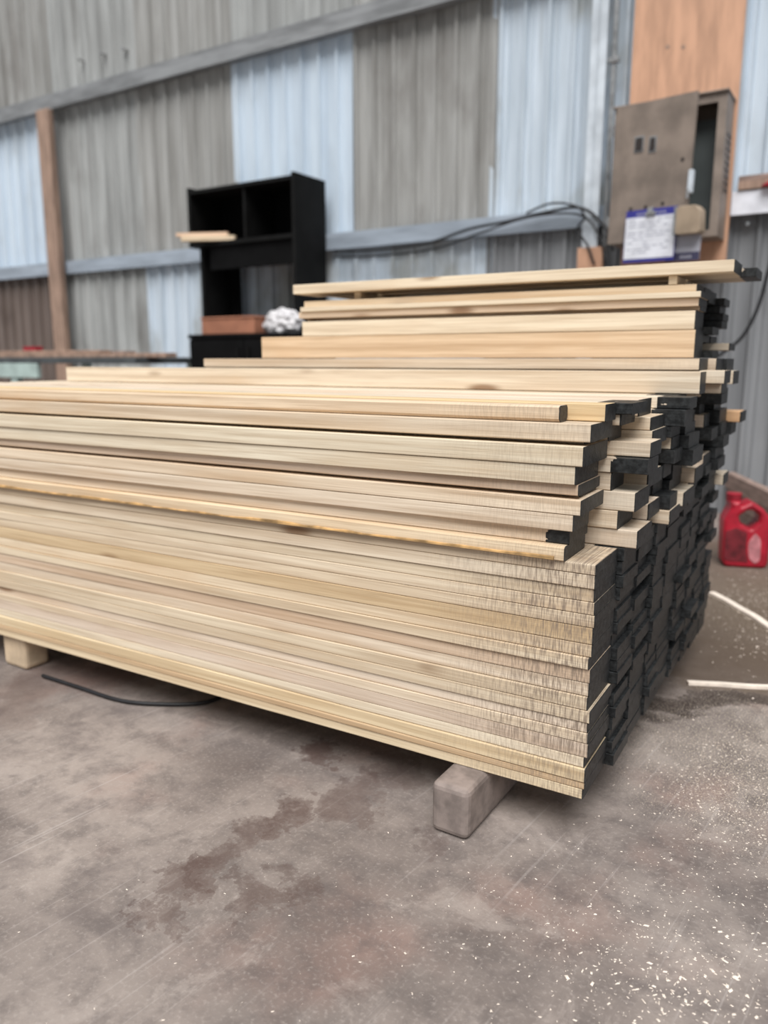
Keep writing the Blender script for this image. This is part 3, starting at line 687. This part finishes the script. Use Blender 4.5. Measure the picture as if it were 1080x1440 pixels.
# red jug
jb = onz(1042, 794, 0)
jg = tag(empty('red_jug', jb), 'grimy red plastic jug with moulded handle on the floor behind the stack', 'jug')
S = 0.94/5.14*(jb-CP).dot(FV)/FPX
def J(x, y): return ((x-320)*S, (915-y)*S)
outer = rounded([J(168, 915), J(150, 560), J(190, 470), J(192, 412), J(262, 412), J(268, 446), J(335, 408), J(420, 458), J(484, 535), J(486, 915)], 0.14)
hole = rounded([J(252, 520), J(330, 462), J(398, 505), J(400, 560), J(350, 620), J(270, 575)], 0.2)
jz = math.radians(20)
JM = Matrix.Rotation(jz, 4, 'Z') @ Matrix.Rotation(math.radians(90), 4, 'X')
o = outline('body', [outer, hole], 0.13, 0.016, M['red'], jg, Matrix.Translation((0, 0, 0.001)) @ JM)
c2 = J(227, 412)
cp = cyl('cap', (0, 0, 0), (0, 0, 0.034), 0.034, M['red'], jg, 20); cp.location = (c2[0]*math.cos(jz), c2[0]*math.sin(jz), c2[1]-0.002)
for k in range(3):
    r = cyl('cap_ridge', (0, 0, 0.006+0.009*k), (0, 0, 0.010+0.009*k), 0.0355, M['red_dark'], cp, 20)
lab_ = rounded([J(172, 860), J(168, 640), J(240, 610), J(318, 640), J(322, 780), J(345, 870)], 0.12)
outline('label_panel', [lab_], 0.006, 0.001, M['red_dark'], jg, Matrix.Translation((0.0655*math.sin(jz), -0.0655*math.cos(jz), 0.001)) @ JM)
gr_ = rounded([J(330, 720), J(375, 640), J(420, 690), J(425, 850), J(390, 880), J(345, 840)], 0.3)
outline('grip_recess', [gr_], 0.006, 0.001, M['pink'], jg, Matrix.Translation((0.0655*math.sin(jz), -0.0655*math.cos(jz), 0.001)) @ JM)

# ================================================================== WOOD CHIPS AND SAWDUST
random.seed(21)
vs = []; fs = []
def chip(x, y, s):
    n = len(vs); an = random.uniform(0, 6.28); e = random.uniform(0.25, 0.9); h = s*random.uniform(0.15, 0.5)
    ca, sa = math.cos(an), math.sin(an)
    for (px, py, pz) in ((-s, -s*e*0.5, 0.0), (s*0.7, -s*e*0.7, 0), (s, s*e*0.4, 0), (-s*0.5, s*e*0.6, 0), (random.uniform(-.3, .3)*s, 0, h), (random.uniform(.2, .7)*s, s*e*.1, h*0.7)):
        vs.append((x+px*ca-py*sa, y+px*sa+py*ca, 0.0004+pz))
    for f in ((3, 2, 1, 0), (0, 1, 4), (1, 5, 4), (1, 2, 5), (2, 3, 4), (2, 4, 5), (3, 0, 4)): fs.append(tuple(n+i for i in f))
def scatter(n, u, v, su_, sv, smin, smax):
    for _ in range(n):
        uu = random.gauss(u, su_); vv = random.gauss(v, sv)
        if vv < 700 or vv > 1600: continue
        q = onz(uu, vv, 0)
        if q.y > WY-0.1: continue
        chip(q.x, q.y, smin+(smax-smin)*random.random()**2.2)
scatter(260, 990, 1395, 90, 45, 0.0012, 0.0055)
scatter(500, 900, 1330, 130, 70, 0.0008, 0.0035)
scatter(1700, 1065, 1110, 75, 60, 0.0006, 0.0032)
scatter(500, 1000, 1060, 60, 40, 0.0008, 0.003)
scatter(900, 1080, 860, 50, 40, 0.001, 0.005)
scatter(160, 760, 1300, 130, 90, 0.0008, 0.003)
scatter(60, 350, 1320, 200, 80, 0.001, 0.003)
scatter(500, 1000, 1250, 130, 100, 0.0007, 0.0025)
me = bpy.data.meshes.new('wood_chips'); me.from_pydata(vs, [], fs)
tag(link('wood_chips', me, M['chip']), 'pale wood chips and sawdust scattered over the concrete floor', 'wood chips', kind='stuff')
